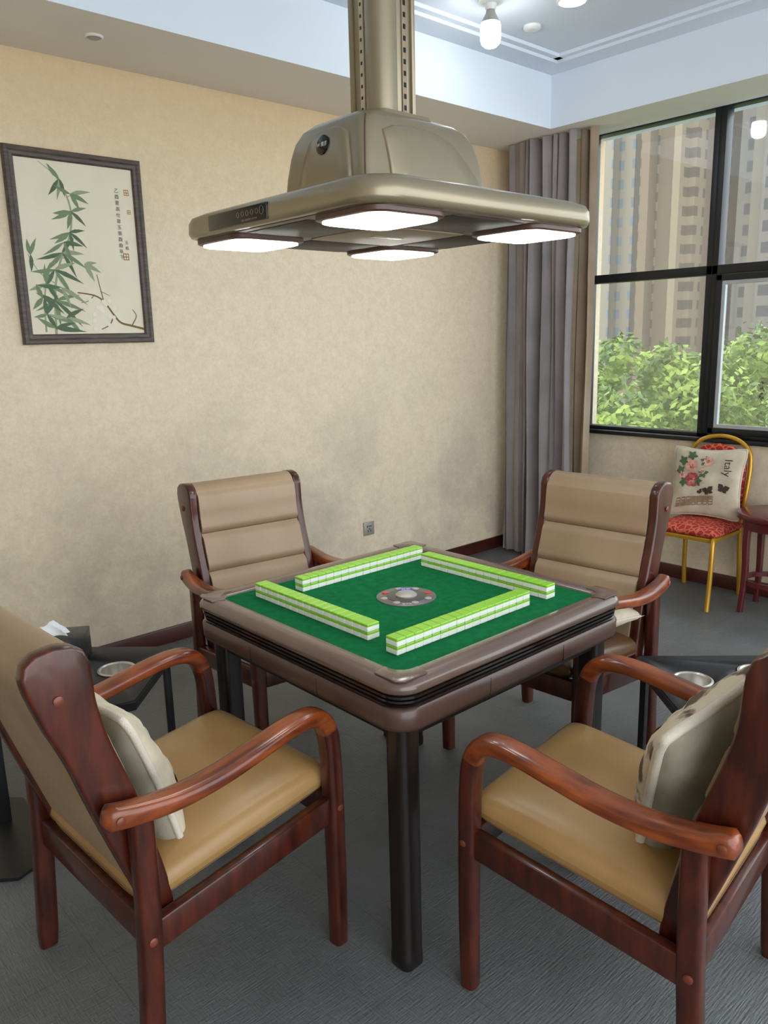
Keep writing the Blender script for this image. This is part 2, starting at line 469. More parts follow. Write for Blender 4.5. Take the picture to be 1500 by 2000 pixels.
structure(box('wall_right', (WX,Y0,0), (WX+.2,WL,.88), 'wall', bev=0))
structure(box('wall_right_pier', (WX,WL,0), (WX+.2,WY,UZ), 'wall', bev=0))
structure(box('wall_right_head', (WX,Y0,SZ), (WX+.2,WL,UZ), 'soffitv', bev=0))
structure(box('trim_5', (WX-.035,Y0,.88), (WX+.2,WL,.905), 'winframe', bev=.003))
structure(box('baseboard_left', (X0,WY-.014,0), (WX,WY,.085), 'base', bev=.004))
structure(box('baseboard_right', (WX-.014,Y0,0), (WX,WY-.014,.085), 'base', bev=.004))
def window(name, y0, y1, sash):
    e = empty(name); structure(e)
    zt = 1.87; w = .035
    items = [((WX+.02,y0,.905),(WX+.10,y1,.905+.022)), ((WX+.02,y0,SZ-.008),(WX+.10,y1,SZ)), ((WX+.02,y0,zt-.026),(WX+.10,y1,zt+.026)),
             ((WX+.02,y0,.905),(WX+.10,y0+w,SZ)), ((WX+.02,y1-w,.905),(WX+.10,y1,SZ))]
    boxes('window_frame', items, 'winframe', e, .003)
    box('window_pane', (WX+.055,y0+.03,zt+.02), (WX+.061,y1-.03,SZ-.006), 'glass', e, bev=0)
    if sash:
        a, b2, c, d = y0+w+.004, y1-w-.004, .905+.022+.004, zt-.030
        boxes('window_sash', [((WX+.0,a,c),(WX+.05,a+.035,d)), ((WX+.0,b2-.035,c),(WX+.05,b2,d)),
                              ((WX+.0,a,c),(WX+.05,b2,c+.035)), ((WX+.0,a,d-.035),(WX+.05,b2,d))], 'winframe', e, .004)
        boxes('sash_edge', [((WX+.004,a+.035,c+.035),(WX+.03,a+.055,d-.035)), ((WX+.004,b2-.055,c+.035),(WX+.03,b2-.035,d-.035)),
                            ((WX+.004,a+.055,c+.035),(WX+.03,b2-.055,c+.055)), ((WX+.004,a+.055,d-.055),(WX+.03,b2-.055,d-.035))], 'sash', e)
        box('window_pane', (WX+.016,a+.03,c+.03), (WX+.022,b2-.03,d-.03), 'glass', e, bev=0)
    else:
        box('window_pane', (WX+.055,y0+.03,.92), (WX+.061,y1-.03,zt-.02), 'glass', e, bev=0)
window('window_1', 2.265, WL, False)
window('window_2', 1.365, 2.265, True)
window('window_3', .465, 1.365, False)
window('window_4', -.75, .465, False)

def downlight(name, x, y, z, r, glow, label):
    e = empty(name, (x,y,z), label=label, category='ceiling light')
    loft('trim_ring', [circ(r,0,40), circ(r,-.006,40), circ(r*.86,-.009,40), circ(r*.78,-.004,40)], 'white', e, cap0=True, cap1=True)
    loft('lens', [circ(r*.74,-.0045,32), circ(r*.6,-.010,32)], 'light' if glow else 'grayp', e)
downlight('downlight', 1.52, 3.37, SZ, .036, False, 'small unlit round downlight set in the lowered soffit')
downlight('downlight', 3.50, 2.48, UZ, .075, True, 'lit round recessed light in the raised ceiling')
e = empty('smoke_detector', (3.61,2.80,UZ), label='small white round detector on the raised ceiling', category='smoke detector')
loft('detector_body', [circ(.045,0), circ(.045,-.012), circ(.036,-.02), circ(.02,-.022)], 'white', e)
e = empty('ceiling_bulb', (3.19,2.72,UZ), label='bright bare white LED bulb in a ceiling socket', category='light bulb')
loft('socket', [circ(.06,0), circ(.06,-.012), circ(.03,-.02), circ(.025,-.04), circ(.022,-.045)], 'white', e)
loft('bulb_neck', [circ(.02,-.045), circ(.024,-.06), circ(.038,-.085), circ(.044,-.10)], 'grayp', e)
loft('bulb_globe', [circ(.044,-.10), circ(.048,-.115), circ(.048,-.17), circ(.042,-.19), circ(.028,-.202), circ(.01,-.206)], 'bulb', e)

def curtain(name, m, y0, y1, x, pleats, amp, label, seed, flare=.10):
    rnd = random.Random(seed); ph = [rnd.uniform(-.5,.5) for _ in range(pleats+2)]
    NY, NZ = pleats*14, 24; V = []; F = []
    for k in range(NZ+1):
        z = .02+(SZ-.025)*k/NZ; tt = k/NZ
        for j in range(NY+1):
            s = j/NY; i = s*pleats
            spread = 1+flare*(1-tt)
            yy = y1-(y1-y0)*s*spread*.97 + .02*sin(i*2.1)
            a = amp*(1-.25*tt)*(.7+.5*sin(i*1.3+seed))
            w = sin(i*2*pi+ph[int(i) % len(ph)]*.6+.25*sin(z*1.3+i))
            V.append((x+a*w+.008*sin(3*z+i*1.7), yy+.010*cos(i*4*pi+z), z))
    for k in range(NZ):
        for j in range(NY):
            a = k*(NY+1)+j; F.append((a, a+1, a+NY+2, a+NY+1))
    o = from_pd(name, V, F, m, None, True, 180)
    return tag(o, label, 'curtain')
curtain('curtain', 'curtain', 3.04, 3.575, 4.37, 8, .06, 'long gray pleated curtain hanging in the room corner', 3, .03)
curtain('curtain', 'curtain_lit', 2.935, 3.045, 4.42, 2, .045, 'edge of the curtain beside the window, window light painted in taupe', 5, .0)  # lit edge of the one drape, made as a separate taupe strip

e = empty('wall_outlet', (3.17,WY,.365), label='square gray wall socket plate above the baseboard', category='wall socket')
box('outlet_plate', (-.043,-.009,-.043), (.043,0,.043), 'grayp', e, bev=.004)
boxes('socket_slots', [((-.018,-.0105,.008),(-.013,-.0085,.02)), ((-.004,-.0105,.012),(.002,-.0085,.018)), ((.008,-.0105,.012),(.014,-.0085,.018)),
                       ((-.012,-.0105,-.022),(-.009,-.0085,-.008)), ((.009,-.0105,-.022),(.012,-.0085,-.008)), ((-.003,-.0105,-.005),(.003,-.0085,.001))], 'blackp', e)

# ------------------------------------------------------------------ painting
pe = empty('framed_painting', (1.515, WY, 1.95), label='bamboo ink painting in a dark wooden frame on the wallpaper', category='painting')
W2, H2 = .305, .41; fw_ = .044
prof = [(0,0),(0,.018),(.006,.026),(.018,.028),(.026,.022),(.038,.020),(.044,.012),(.044,0)]
rings = []
for (d, t) in prof:
    rings.append([Vector((sx*(W2-d), -t-.002, sz*(H2-d))) for sx, sz in ((-1,-1),(1,-1),(1,1),(-1,1))])
loft('picture_frame', rings, 'frame', pe, closed=True, ang=25)
AW, AH = 2*(W2-fw_)+.006, 2*(H2-fw_)+.006
V = []; F = []; MI = []
def add_poly(pts, k, d):
    b0 = len(V)
    for (u, v) in pts: V.append((-AW/2+u*AW, -.010-d, -AH/2+v*AH))
    F.append(tuple(range(b0, b0+len(pts)))); MI.append(k)
add_poly([(0,0),(1,0),(1,1),(0,1)], 0, 0)
asp = AW/AH
dcount = [0]
def leafp(u, v, ang, ln, wd, k):
    a = radians(ang); pts = []
    for t, w in ((0,.12),(.15,.6),(.35,1),(.6,.8),(.85,.3),(1,0)):
        pts.append((t, w))
    L_ = [(t*ln, w*wd/2) for t, w in pts]+[(t*ln, -w*wd/2) for t, w in pts[::-1][1:]]
    out = []
    for x, y in L_:
        bend = -.12*ln*(x/ln)**2
        xx = x*cos(a)-(y+bend)*sin(a); yy = x*sin(a)+(y+bend)*cos(a)
        out.append((min(.985, max(.015, u+xx)), min(.985, max(.015, v+yy*asp))))
    dcount[0] += 1
    add_poly(out, k, .0004+dcount[0]*.000006)
def strokep(pts, w, k):
    P = cr(pts, 5)
    for i in range(len(P)-1):
        (x0,y0), (x1,y1) = P[i][:2], P[i+1][:2]
        dx, dy = x1-x0, (y1-y0)/asp; l = math.hypot(dx, dy) or 1
        ww = w*(1-.5*i/len(P)); nx, ny = -dy/l*ww/2, dx/l*ww/2*asp
        ex, ey = dx/l*ww*.25, dy/l*ww*.25*asp
        dcount[0] += 1
        add_poly([(x0+nx-ex, y0+ny-ey), (x1+nx+ex, y1+ny+ey), (x1-nx+ex, y1-ny+ey), (x0-nx-ex, y0-ny-ey)], k, .0003+dcount[0]*.000004)
rn = random.Random(11)
strokep([(.20,0),(.215,.15),(.24,.30),(.31,.45),(.40,.58),(.43,.70),(.41,.80),(.33,.92),(.28,.97)], .022, 3)
strokep([(.12,.02),(.13,.18),(.17,.33),(.22,.42)], .016, 3)
strokep([(.24,.30),(.12,.36),(.04,.46)], .009, 3); strokep([(.31,.45),(.42,.44),(.50,.40)], .008, 3)
strokep([(.41,.80),(.50,.84)], .007, 3); strokep([(.33,.92),(.20,.985)], .007, 3)
clusters = [(.36,.90,[(-120,.16),(-95,.15),(-70,.13),(140,.15)]), (.44,.82,[(15,.17),(-20,.15),(170,.15),(-60,.14)]),
            (.43,.72,[(-150,.17),(-100,.15),(-40,.16),(30,.13),(-170,.15)]), (.40,.60,[(-30,.16),(200,.18),(-80,.15),(230,.16),(20,.14)]),
            (.32,.48,[(-20,.22),(195,.2),(-50,.22),(225,.2),(10,.18),(60,.14)]), (.24,.38,[(-10,.24),(200,.2),(-45,.26),(235,.18),(30,.2)]),
            (.50,.42,[(-15,.16),(-50,.14),(20,.12)]), (.16,.30,[(-60,.2),(210,.14),(100,.14),(80,.16),(-20,.2)]),
            (.06,.46,[(80,.14),(110,.12),(-80,.14)]), (.22,.20,[(-15,.24),(-40,.26),(210,.16),(20,.2),(-70,.2),(160,.14)]),
            (.14,.12,[(-20,.22),(-60,.14),(200,.12),(60,.16),(100,.14)]), (.30,.10,[(-10,.2),(-35,.18),(25,.18),(180,.16)]), (.2,.04,[(0,.2),(20,.18),(160,.16),(-8,.26)]),
            (.34,.54,[(-60,.2),(215,.18),(5,.16)]), (.28,.28,[(-25,.24),(-60,.2),(190,.18)]), (.12,.22,[(-35,.2),(120,.12),(230,.12)])]
for (u, v, ls) in clusters:
    for (a_, l_) in ls:
        leafp(u, v, a_+rn.uniform(-8,8), l_*rn.uniform(.95,1.2), .030+rn.uniform(0,.012), rn.choice([1,1,2,2,5]))
strokep([(.99,.03),(.88,.05),(.78,.07),(.72,.12),(.64,.20),(.56,.235),(.42,.25)], .02, 4)
strokep([(.64,.20),(.62,.28),(.60,.36)], .009, 4); strokep([(.72,.12),(.68,.06),(.60,.03)], .012, 4)
strokep([(.88,.05),(.93,.11),(.90,.15)], .01, 4); strokep([(.62,.26),(.70,.235)], .006, 4); strokep([(.56,.235),(.50,.20),(.44,.19)], .007, 4)
for _ in range(16):
    u, v = rn.uniform(.5,.74), rn.uniform(.03,.22)
    pts = [(u+.020*cos(t*pi/3), v+.020*sin(t*pi/3)*asp) for t in range(6)]
    dcount[0] += 1; add_poly(pts, 7, .001+dcount[0]*.000004)
for (u, v, s_) in ((.935,.86,.022),(.945,.745,.016),(.885,.475,.026)):
    for a_, b_ in (((u-s_,v-s_*1.1*asp),(u+s_,v-s_*.8*asp)), ((u-s_,v+s_*.8*asp),(u+s_,v+s_*1.1*asp)), ((u-s_,v-s_*.2*asp),(u+s_,v+s_*.1*asp))):
        dcount[0] += 1; add_poly([a_, (b_[0],a_[1]), b_, (a_[0],b_[1])], 6, .001)
    for a_, b_ in (((u-s_,v-s_*asp),(u-s_*.75,v+s_*asp)), ((u+s_*.75,v-s_*asp),(u+s_,v+s_*asp)), ((u-s_*.1,v-s_*asp),(u+s_*.1,v+s_*asp))):
        dcount[0] += 1; add_poly([a_, (b_[0],a_[1]), b_, (a_[0],b_[1])], 6, .001)
art = from_pd('painted_scroll', V, F, ['paper','leaf1','leaf2','leaf3','branch','leaf3','seal','blossom'], pe, False, mi=MI, recalc=False)
def art_text(chars, u, v0, dv, size):
    for i, ch_ in enumerate(chars):
        me = text_mesh(ch_, size)
        if not me.polygons: continue
        o = mk('inscription', me, 'ink', pe, False)
        o.matrix_basis = Matrix.Translation((-AW/2+u*AW, -.0120, -AH/2+(v0-i*dv)*AH)) @ Matrix.Rotation(pi/2, 4, 'X')
art_text('乙酉夏高仕章玉張酉曲阜下', .845, .865, .036, .021)
art_text('玉瓶', .90, .56, .034, .018)

# ------------------------------------------------------------------ mahjong table
TX, TY = 1.549, 1.639
te = empty('mahjong_table', (TX,TY,0), label='brown automatic mahjong table with green felt top', category='mahjong table')
R = lambda h, r, z: rring(h, h, r, z, 8)
loft('apron', [R(.435,.055,.652), R(.449,.06,.657), R(.455,.065,.669), R(.456,.065,.707), R(.451,.062,.714), R(.43,.05,.715)], 'tbl', te, ang=50)
loft('ridged_band', [R(.43,.05,.713), R(.446,.06,.715), R(.450,.06,.719), R(.446,.06,.722), R(.440,.06,.723), R(.440,.06,.725), R(.450,.06,.727), R(.450,.06,.732),
                     R(.440,.06,.734), R(.440,.06,.736), R(.452,.06,.738), R(.452,.06,.744), R(.442,.06,.746), R(.43,.05,.750)], 'tblband', te, ang=30)
loft('rim', [R(.43,.05,.746), R(.452,.062,.748), R(.459,.066,.755), R(.460,.067,.766), R(.455,.064,.775), R(.446,.06,.781), R(.43,.05,.784), R(.404,.03,.783), R(.396,.024,.780), R(.392,.02,.774), R(.392,.02,.765)],
     'tblrim', te, cap0=False, cap1=False, ang=50)
loft('felt_top', [R(.394,.02,.762), R(.394,.02,.775)], 'felt', te)
for sx in (-1,1):
    for sy in (-1,1):
        pts = [(.36,.446),(.43,.446),(.4465,.43),(.4465,.36),(.405,.352),(.405,.372),(.40,.386),(.386,.40),(.372,.405),(.352,.405)]
        prism('corner_trim', [(sx*a, sy*b) for a, b in pts], .7825, .7865, 'tblrim', te, bev=.0012, seg=2, plane='xy')
for a in (-.15,.15):
    for lo, hi in (((a-.0008,-.4563,.664),(a+.0008,-.450,.708)), ((-.4563,a-.0008,.664),(-.450,a+.0008,.708)), ((a-.0008,.450,.664),(a+.0008,.4563,.708)), ((.450,a-.0008,.664),(.4563,a+.0008,.708))):
        box('apron_seam', lo, hi, 'tblband', te, bev=0)
box('underframe', (-.41,-.41,.615), (.41,.41,.655), 'leg', te, bev=.01)
for sx in (-1,1):
    for sy in (-1,1):
        cx, cy = sx*.388, sy*.388
        loft('leg', [rring(.031,.031,.018,0,6,cx,cy), rring(.034,.034,.02,.004,6,cx,cy), rring(.034,.034,.02,.03,6,cx,cy), rring(.0325,.0325,.019,.034,6,cx,cy), rring(.0325,.0325,.019,.655,6,cx,cy)], 'leg', te, ang=50)
loft('dice_console', [circ(.089,.774,56), circ(.089,.7775,56), circ(.086,.779,56)], 'discg', te)
loft('console_ring', [circ(.060,.7788,48), circ(.060,.7798,48), circ(.058,.7803,48)], 'disck', te)
loft('dice_dome', [circ(.032,.780,32), circ(.032,.784,32), circ(.026,.789,32), circ(.014,.791,32), circ(.004,.7915,32)], 'grayp', te)
for i in range(8):
    a = radians(22.5+45*i); bx, by = .070*cos(a), .070*sin(a)
    loft('console_button', [circ(.0105,.7785,18,bx,by), circ(.0105,.7808,18,bx,by), circ(.009,.7815,18,bx,by)], 'red' if i in (2,7) else 'btn', te)
Rz = Matrix.Rotation(y_-pi/2, 4, 'Z')
o = box('dice_display', (-.019,.040,.7795), (.019,.056,.784), 'blue', te, bev=.002); o.matrix_basis = Rz
me = text_mesh('88 88', .012); o = mk('display_digits', me, 'white', te, False); o.matrix_basis = Rz @ Matrix.Translation((0,.048,.7843))
me = text_mesh('雀之友', .010); o = mk('console_lettering', me, 'white', te, False); o.matrix_basis = Rz @ Matrix.Translation((0,-.075,.7793))

# ------------------------------------------------------------------ mahjong tiles
tw, tl, th = .0305, .041, .0212
def tile_mesh():
    bm = bmesh.new(); bmesh.ops.create_cube(bm, size=1)
    for v in bm.verts: v.co = Vector((v.co.x*(tw-.0006), v.co.y*tl, (v.co.z+.5)*th))
    bmesh.ops.bevel(bm, geom=bm.edges[:], offset=.0022, segments=2, profile=.5, affect='EDGES')
    bmesh.ops.bisect_plane(bm, geom=bm.verts[:]+bm.edges[:]+bm.faces[:], plane_co=(0,0,th*.66), plane_no=(0,0,1))
    me = bpy.data.meshes.new('mahjong_tile'); bm.to_mesh(me); bm.free()
    me.materials.append(M['tw']); me.materials.append(M['tg'])
    for p in me.polygons:
        p.use_smooth = False
        p.material_index = 1 if p.center.z > th*.66 else 0
    return me
tme = tile_mesh()
def row(x, y, along, n=17):
    for k in range(n):
        for l in range(2):
            o = bpy.data.objects.new('mahjong_tile', tme); COL.objects.link(o)
            dx, dy = (k*tw, 0) if along == 'x' else (0, k*tw)
            o.location = (x+dx+random.uniform(-.0002,.0002), y+dy+random.uniform(-.0004,.0004), .7752+l*(th+.0002))
            if along == 'y': o.rotation_euler = (0,0,pi/2)
            tag(o, 'white mahjong tile with green back stacked face down on felt', 'mahjong tile', 'mahjong tiles in the four walls')
row(1.222+tw/2, 1.350, 'x'); row(1.258, 1.455+tw/2, 'y'); row(1.362+tw/2, 1.922, 'x'); row(1.833, 1.325+tw/2, 'y')

# ------------------------------------------------------------------ lamp
LX, LY = 1.56, 1.70
le = empty('hanging_lamp', (LX,LY,1.80), label='champagne metallic hanging lamp hood with four lit panels above the table', category='ceiling lamp')
z = lambda a: a-1.80
R2 = lambda h, r, zz: rring(h-.020, h-.020, r, zz, 8)
loft('canopy', [R2(.405,.07,z(1.812)), R2(.418,.08,z(1.807)), R2(.432,.09,z(1.811)), R2(.438,.095,z(1.822)), R2(.437,.095,z(1.846)), R2(.429,.09,z(1.860)), R2(.405,.085,z(1.871)), R2(.34,.08,z(1.881)), R2(.27,.07,z(1.889)), R2(.24,.05,z(1.893))], 'champ', le, ang=60)
loft('underside_panel', [R2(.412,.072,z(1.813)), R2(.410,.07,z(1.806)), R2(.400,.065,z(1.8045))], 'brownp', le, ang=30)
boxes('center_plate', [((-.15,-.15,z(1.8005)),(.15,.15,z(1.806)))], 'champd', le, .002)
boxes('plate_slot', [((-.055,-.010,z(1.799)),(.055,.010,z(1.802)))], 'champ', le, .001)
for (cx, cy, hx, hy) in ((.272,0,.10,.13),(-.272,0,.10,.13),(0,.272,.13,.10),(0,-.272,.13,.10)):
    boxes('vent_panel', [((cx-hx,cy-hy,z(1.8025)),(cx+hx,cy+hy,z(1.806)))], 'vent', le, .002)
for sx in (-1,1):
    for sy in (-1,1):
        cx, cy = sx*.270, sy*.270
        loft('light_surround', [rring(.118,.118,.045,z(1.806),8,cx,cy), rring(.118,.118,.045,z(1.796),8,cx,cy), rring(.112,.112,.04,z(1.793),8,cx,cy)], 'brownp', le)
        loft('light_panel', [rring(.105,.105,.038,z(1.794),8,cx,cy), rring(.105,.105,.038,z(1.789),8,cx,cy), rring(.094,.094,.03,z(1.786),8,cx,cy)], 'light', le)
HP = [(.229,.176,.030,1.884),(.226,.173,.030,1.90),(.221,.168,.030,1.95),(.213,.160,.030,2.00),(.204,.151,.032,2.036),(.190,.138,.036,2.063),(.168,.116,.036,2.080),(.135,.095,.03,2.090)]
loft('hood', [rring(a, b, c, z(d), 8) for a, b, c, d in HP], 'champ', le, ang=60)
def hpx(zz, i):
    for k in range(len(HP)-1):
        if HP[k][3] <= zz <= HP[k+1][3]:
            t = (zz-HP[k][3])/(HP[k+1][3]-HP[k][3]); return HP[k][i]*(1-t)+HP[k+1][i]*t
    return HP[-1][i]
def relief(name, pts_face, face, out, m='champ'):
    n = len(pts_face)
    def P(s_, zz, d):
        if face == 'x': return Vector((-(hpx(zz,0)+d), s_, z(zz)))
        return Vector((s_, -(hpx(zz,1)+d), z(zz)))
    cs = sum(p[0] for p in pts_face)/n; cz = sum(p[1] for p in pts_face)/n
    rings = []
    for sc, d in ((1.0,-.006),(1.0,.0),(.985,out*.6),(.94,out),(.6,out),(.2,out)):
        rings.append([P(cs+(a-cs)*sc, cz+(b-cz)*sc, d) for a, b in pts_face])
    return loft(name, rings, m, le, ang=60)
def arch(a0, a1, b0, b1, zb_, zt):
    pts = []
    for k in range(9):
        t = k/8; pts.append((a0+(b0-a0)*t**1.6, zb_+(zt-zb_)*(.86*t)))
    for k in range(1, 6):
        t = k/6; pts.append((b0+(b1-b0)*t, zb_+(zt-zb_)*(.86+.14*sin(pi*t)**.5)))
    for k in range(9):
        t = 1-k/8; pts.append((a1+(b1-a1)*t**1.6, zb_+(zt-zb_)*(.86*t)))
    return pts
relief('hood_side_panel', arch(-.125,.09,-.095,.055,1.893,2.050), 'x', .010)
relief('hood_front_panel', arch(-.14,.20,-.15,.085,1.893,2.050), 'y', .008)
tube('hood_seam', [(-(a-c)-c*.707-.0008, -(b-c)-c*.707-.0008, z(d)) for a, b, c, d in HP[:6]], .0018, 'brownp', le, 6)
Rb = Matrix.Translation((-.2215,-.010,z(2.008))) @ Matrix(((0,0,-1,0),(-1,0,0,0),(0,1,0,0),(0,0,0,1))) @ Matrix.Rotation(radians(-10), 4, 'X')
loft('badge', [circ(.024,-.008,32), circ(.024,.003,32), circ(.022,.004,32)], 'blackp', le, xf=Rb)
me = text_mesh('W 雅吉', .0125); o = mk('badge_lettering', me, 'white', le, False); o.matrix_basis = Rb @ Matrix.Translation((0,0,.0043))
Rc = Matrix.Translation((-.4185,.10,z(1.834))) @ Matrix(((0,0,-1,0),(-1,0,0,0),(0,1,0,0),(0,0,0,1)))
def cbox(name, u0, v0, u1, v1, d0, d1, m, bev=.002):
    o = box(name, (u0,v0,d0), (u1,v1,d1), m, le, bev=bev); o.matrix_basis = Rc; return o
cbox('control_panel', -.135, -.019, .135, .019, -.008, .0025, 'blackp')
for i in range(6):
    cx = .010+i*.021
    k = 1.15 if i == 5 else .7
    path = [(cx+.0075*k*cos(t*pi/8), .003+.0085*k*sin(t*pi/8), .003) for t in range(16)]
    o = tube('panel_button', path, .0004, 'grayp', le, 6, closed=True); o.matrix_basis = Rc
me = text_mesh('静音 风速 照明 升 降 开关', .006); o = mk('panel_lettering', me, 'grayp', le, False); o.matrix_basis = Rc @ Matrix.Translation((.060,-.013,.0028))
zb, zt_ = z(2.07), z(UZ)
loft('column_collar', [rring(.098,.098,.02,z(2.085),6,0,0), rring(.092,.092,.02,z(2.100),6,0,0), rring(.074,.074,.02,z(2.106),6,0,0)], 'champ', le)
box('column', (-.05,-.045,zb), (.065,.07,zt_), 'champ', le, bev=.006)
loft('column_tube', [circ(.041,zb,36,-.038,-.034), circ(.041,zt_,36,-.038,-.034)], 'champ', le)
box('column_strip', (-.0535,.018,zb+.03), (-.049,.034,zt_), 'cream', le, bev=.001)
boxes('strip_slots', [((-.0545,.023,zb+.05+i*.028),(-.053,.029,zb+.058+i*.028)) for i in range(33)], 'blackp', le)
box('column_strip', (.024,-.0485,zb+.03), (.040,-.044,zt_), 'champd', le, bev=.001)
boxes('strip_slots', [((.028,-.0495,zb+.05+i*.028),(.036,-.048,zb+.062+i*.028)) for i in range(33)], 'blackp', le)
box('column_edge', (-.056,.058,zb), (-.048,.074,zt_), 'champ', le, bev=.003)
box('column_edge', (.056,-.052,zb), (.069,-.044,zt_), 'champ', le, bev=.003)

# ------------------------------------------------------------------ armchair
def armchair():
    r = empty('armchair')
    HW = .274; SH = .13
    for s in (-1, 1):
        pts = [(.268,.0,.040,.042),(.270,.20,.044,.044),(.268,.42,.046,.046),(.264,.54,.046,.048),(.254,.605,.046,.050),(.228,.645,.044,.056),
               (.185,.660,.038,.062),(.12,.657,.034,.064),(.04,.643,.034,.064),(-.06,.625,.036,.062),(-.16,.618,.040,.058),(-.25,.625,.046,.052),(-.315,.637,.050,.046)]
        P = cr(pts, 5); rings = []
        for i, (x, zz, t, w) in enumerate(P):
            a = P[min(i+1, len(P)-1)]; b = P[max(i-1, 0)]
            d = Vector((a[0]-b[0], a[1]-b[1])).normalized(); nn = Vector((-d.y, d.x))
            yoff = s*(HW+.004+.012*sin(pi*max(0, min(1, (i-25)/36)))) if i > 25 else s*(HW+.004*i/25)
            tt = t
            if i == len(P)-1: tt, w = t*.55, w*.6
            rings.append([Vector((x+nn.x*sv, yoff+cu, zz+nn.y*sv)) for cu, sv in sq_section(w, tt)])
        nleg = 21
        loft('leg', [rg for rg in rings[:nleg]], 'wood', r, ang=60)
        loft('armrest', rings[nleg-1:], 'wood_arm', r, ang=60)
        P = [(-.262,0),(-.250,.2),(-.240,.40),(-.238,.615)]
        rings = [[Vector((x+a, s*HW+b, zz)) for a, b in sq_section(.05 if zz else .044, .042 if zz else .038)] for x, zz in cr(P, 4)]
        loft('leg', rings, 'wood', r, ang=60)
        fr = cr([(-.160,.285),(-.172,.40),(-.192,.50),(-.214,.60),(-.242,.69),(-.268,.77),(-.286,.85),(-.290,.905),(-.292,.945)], 4)
        tp = [(-.302,.970),(-.324,.986),(-.358,.991),(-.392,.986),(-.414,.970),(-.421,.945)]
        bk = cr([(-.416,.915),(-.392,.84),(-.356,.75),(-.319,.63),(-.275,.50),(-.230,.37),(-.203,.27)], 4)
        poly = fr+tp+bk
        y0, y1 = sorted((s*.250, s*.214))
        prism('back_frame', poly, y0, y1, 'wood', r, bev=.008, seg=3, ang=50)
        box('seat_rail', (-.23, s*HW-.014, .322), (.255, s*HW+.014, .392), 'wood', r, bev=.006, shear=SH)
        for (x, zz) in ((.272,.392),(-.246,.328),(-.292,.632),(-.362,.89)):
            yy = s*(HW+.025) if zz < .8 else s*.253
            if zz < .6 : yy = s*(HW+.0225)
            if abs(zz-.632) < .001: yy = s*(HW+.033)
            xf = Matrix.Translation((x, yy, zz)) @ Matrix.Rotation(-s*pi/2, 4, 'X')
            loft('joint_plug', [circ(.0095,-.004,16), circ(.0095,.001,16), circ(.006,.003,16)], 'plug', r, xf=xf)
    box('seat_rail', (.25,-.255,.322), (.285,.255,.392), 'wood', r, bev=.006, shear=SH)
    box('seat_rail', (-.25,-.255,.322), (-.215,.255,.392), 'wood', r, bev=.006, shear=SH)
    n = 26; a, b = .262, .249; cx = .026; V = []; F = []
    def prof(u): return (1-abs(u)**9)
    for sgn in (1, -1):
        for i in range(n+1):
            for j in range(n+1):
                u = sin(pi/2*(-1+2*i/n)); v = sin(pi/2*(-1+2*j/n))
                e_ = (prof(u)*prof(v))**.42
                x = cx+a*u
                zz = .422+SH*x+(.044*e_+.018*(1-u*u)*(1-v*v) if sgn > 0 else -.045*e_)
                V.append((x, b*v, zz))
        off = 0 if sgn > 0 else (n+1)**2
        for i in range(n):
            for j in range(n):
                q_ = (off+i*(n+1)+j, off+(i+1)*(n+1)+j, off+(i+1)*(n+1)+j+1, off+i*(n+1)+j+1)
                F.append(q_ if sgn > 0 else q_[::-1])
    from_pd('seat', V, F, 'leather_seat', r, True, 80, recalc=False)
    path = []
    for t in range(64):
        c, s2 = cos(2*pi*t/64), sin(2*pi*t/64)
        u = abs(c)**.2*(1 if c > 0 else -1); v = abs(s2)**.2*(1 if s2 > 0 else -1)
        path.append((cx+a*u*.992, b*v*.992, .405+SH*(cx+a*u)))
    tube('seat_seam', path, .0018, 'seam', r, 6, closed=True)
    cl = cr([(-.175,.40),(-.196,.50),(-.218,.60),(-.246,.69),(-.271,.77),(-.289,.85),(-.294,.905),(-.305,.955),(-.334,.981),(-.374,.983),(-.400,.965)], 9)
    seams = [.650,.795]
    front = []; sp = {}
    for (x, zz) in cl:
        o_ = .012
        for sm in seams:
            g_ = math.exp(-((zz-sm)/.012)**2); o_ -= .016*g_
            if sm not in sp or abs(zz-sm) < abs(sp[sm][1]-sm): sp[sm] = (x+.012-.016*g_, zz)
        front.append((x+(o_ if zz < .95 else .004), zz+(.004 if zz > .95 else 0)))
    back = [(-.406,.91),(-.378,.83),(-.343,.74),(-.304,.62),(-.261,.49),(-.221,.37),(-.198,.29),(-.180,.31)]
    prism('back_pad', front+back, -.215, .215, 'leather', r, bev=0, ang=55)
    for sm in seams:
        x, zz = sp[sm]
        tube('back_seam', [(x+.0005, -.213+.426*k/8, zz) for k in range(9)], .0022, 'seam', r, 6)
    return r
ch = armchair()
CH = [('C', (.800,1.686,0), 3, 'mahogany armchair with tan leather, rope-trimmed cushion on its seat'),
      ('D', (1.527,.862,0), 97, 'mahogany armchair with tan leather and a linen cushion'),
      ('A', (1.672,2.435,0), 264, 'mahogany armchair with tan leather back, near the painting wall'),
      ('B', (2.300,1.655,0), 184, 'mahogany armchair with tan leather back, near the curtain')]
chairs = {}
for i, (k, loc, dg, lb) in enumerate(CH):
    c = ch if i == 0 else copy_tree(ch)
    chairs[k] = c
for (k, loc, dg, lb) in CH:
    c = chairs[k]; c.location = loc; c.rotation_euler = (0,0,radians(dg))
    tag(c, lb, 'chair', 'armchairs round the mahjong table')
for c in bpy.data.objects:
    if c.parent == chairs['B'] and c.name.startswith('seat') and c.data.materials[0] == M['leather_seat']:
        c.material_slots[0].link = 'OBJECT'; c.material_slots[0].material = M['leather_shaded']  # table's shade on this seat painted as darker leather
bpy.context.view_layer.update()

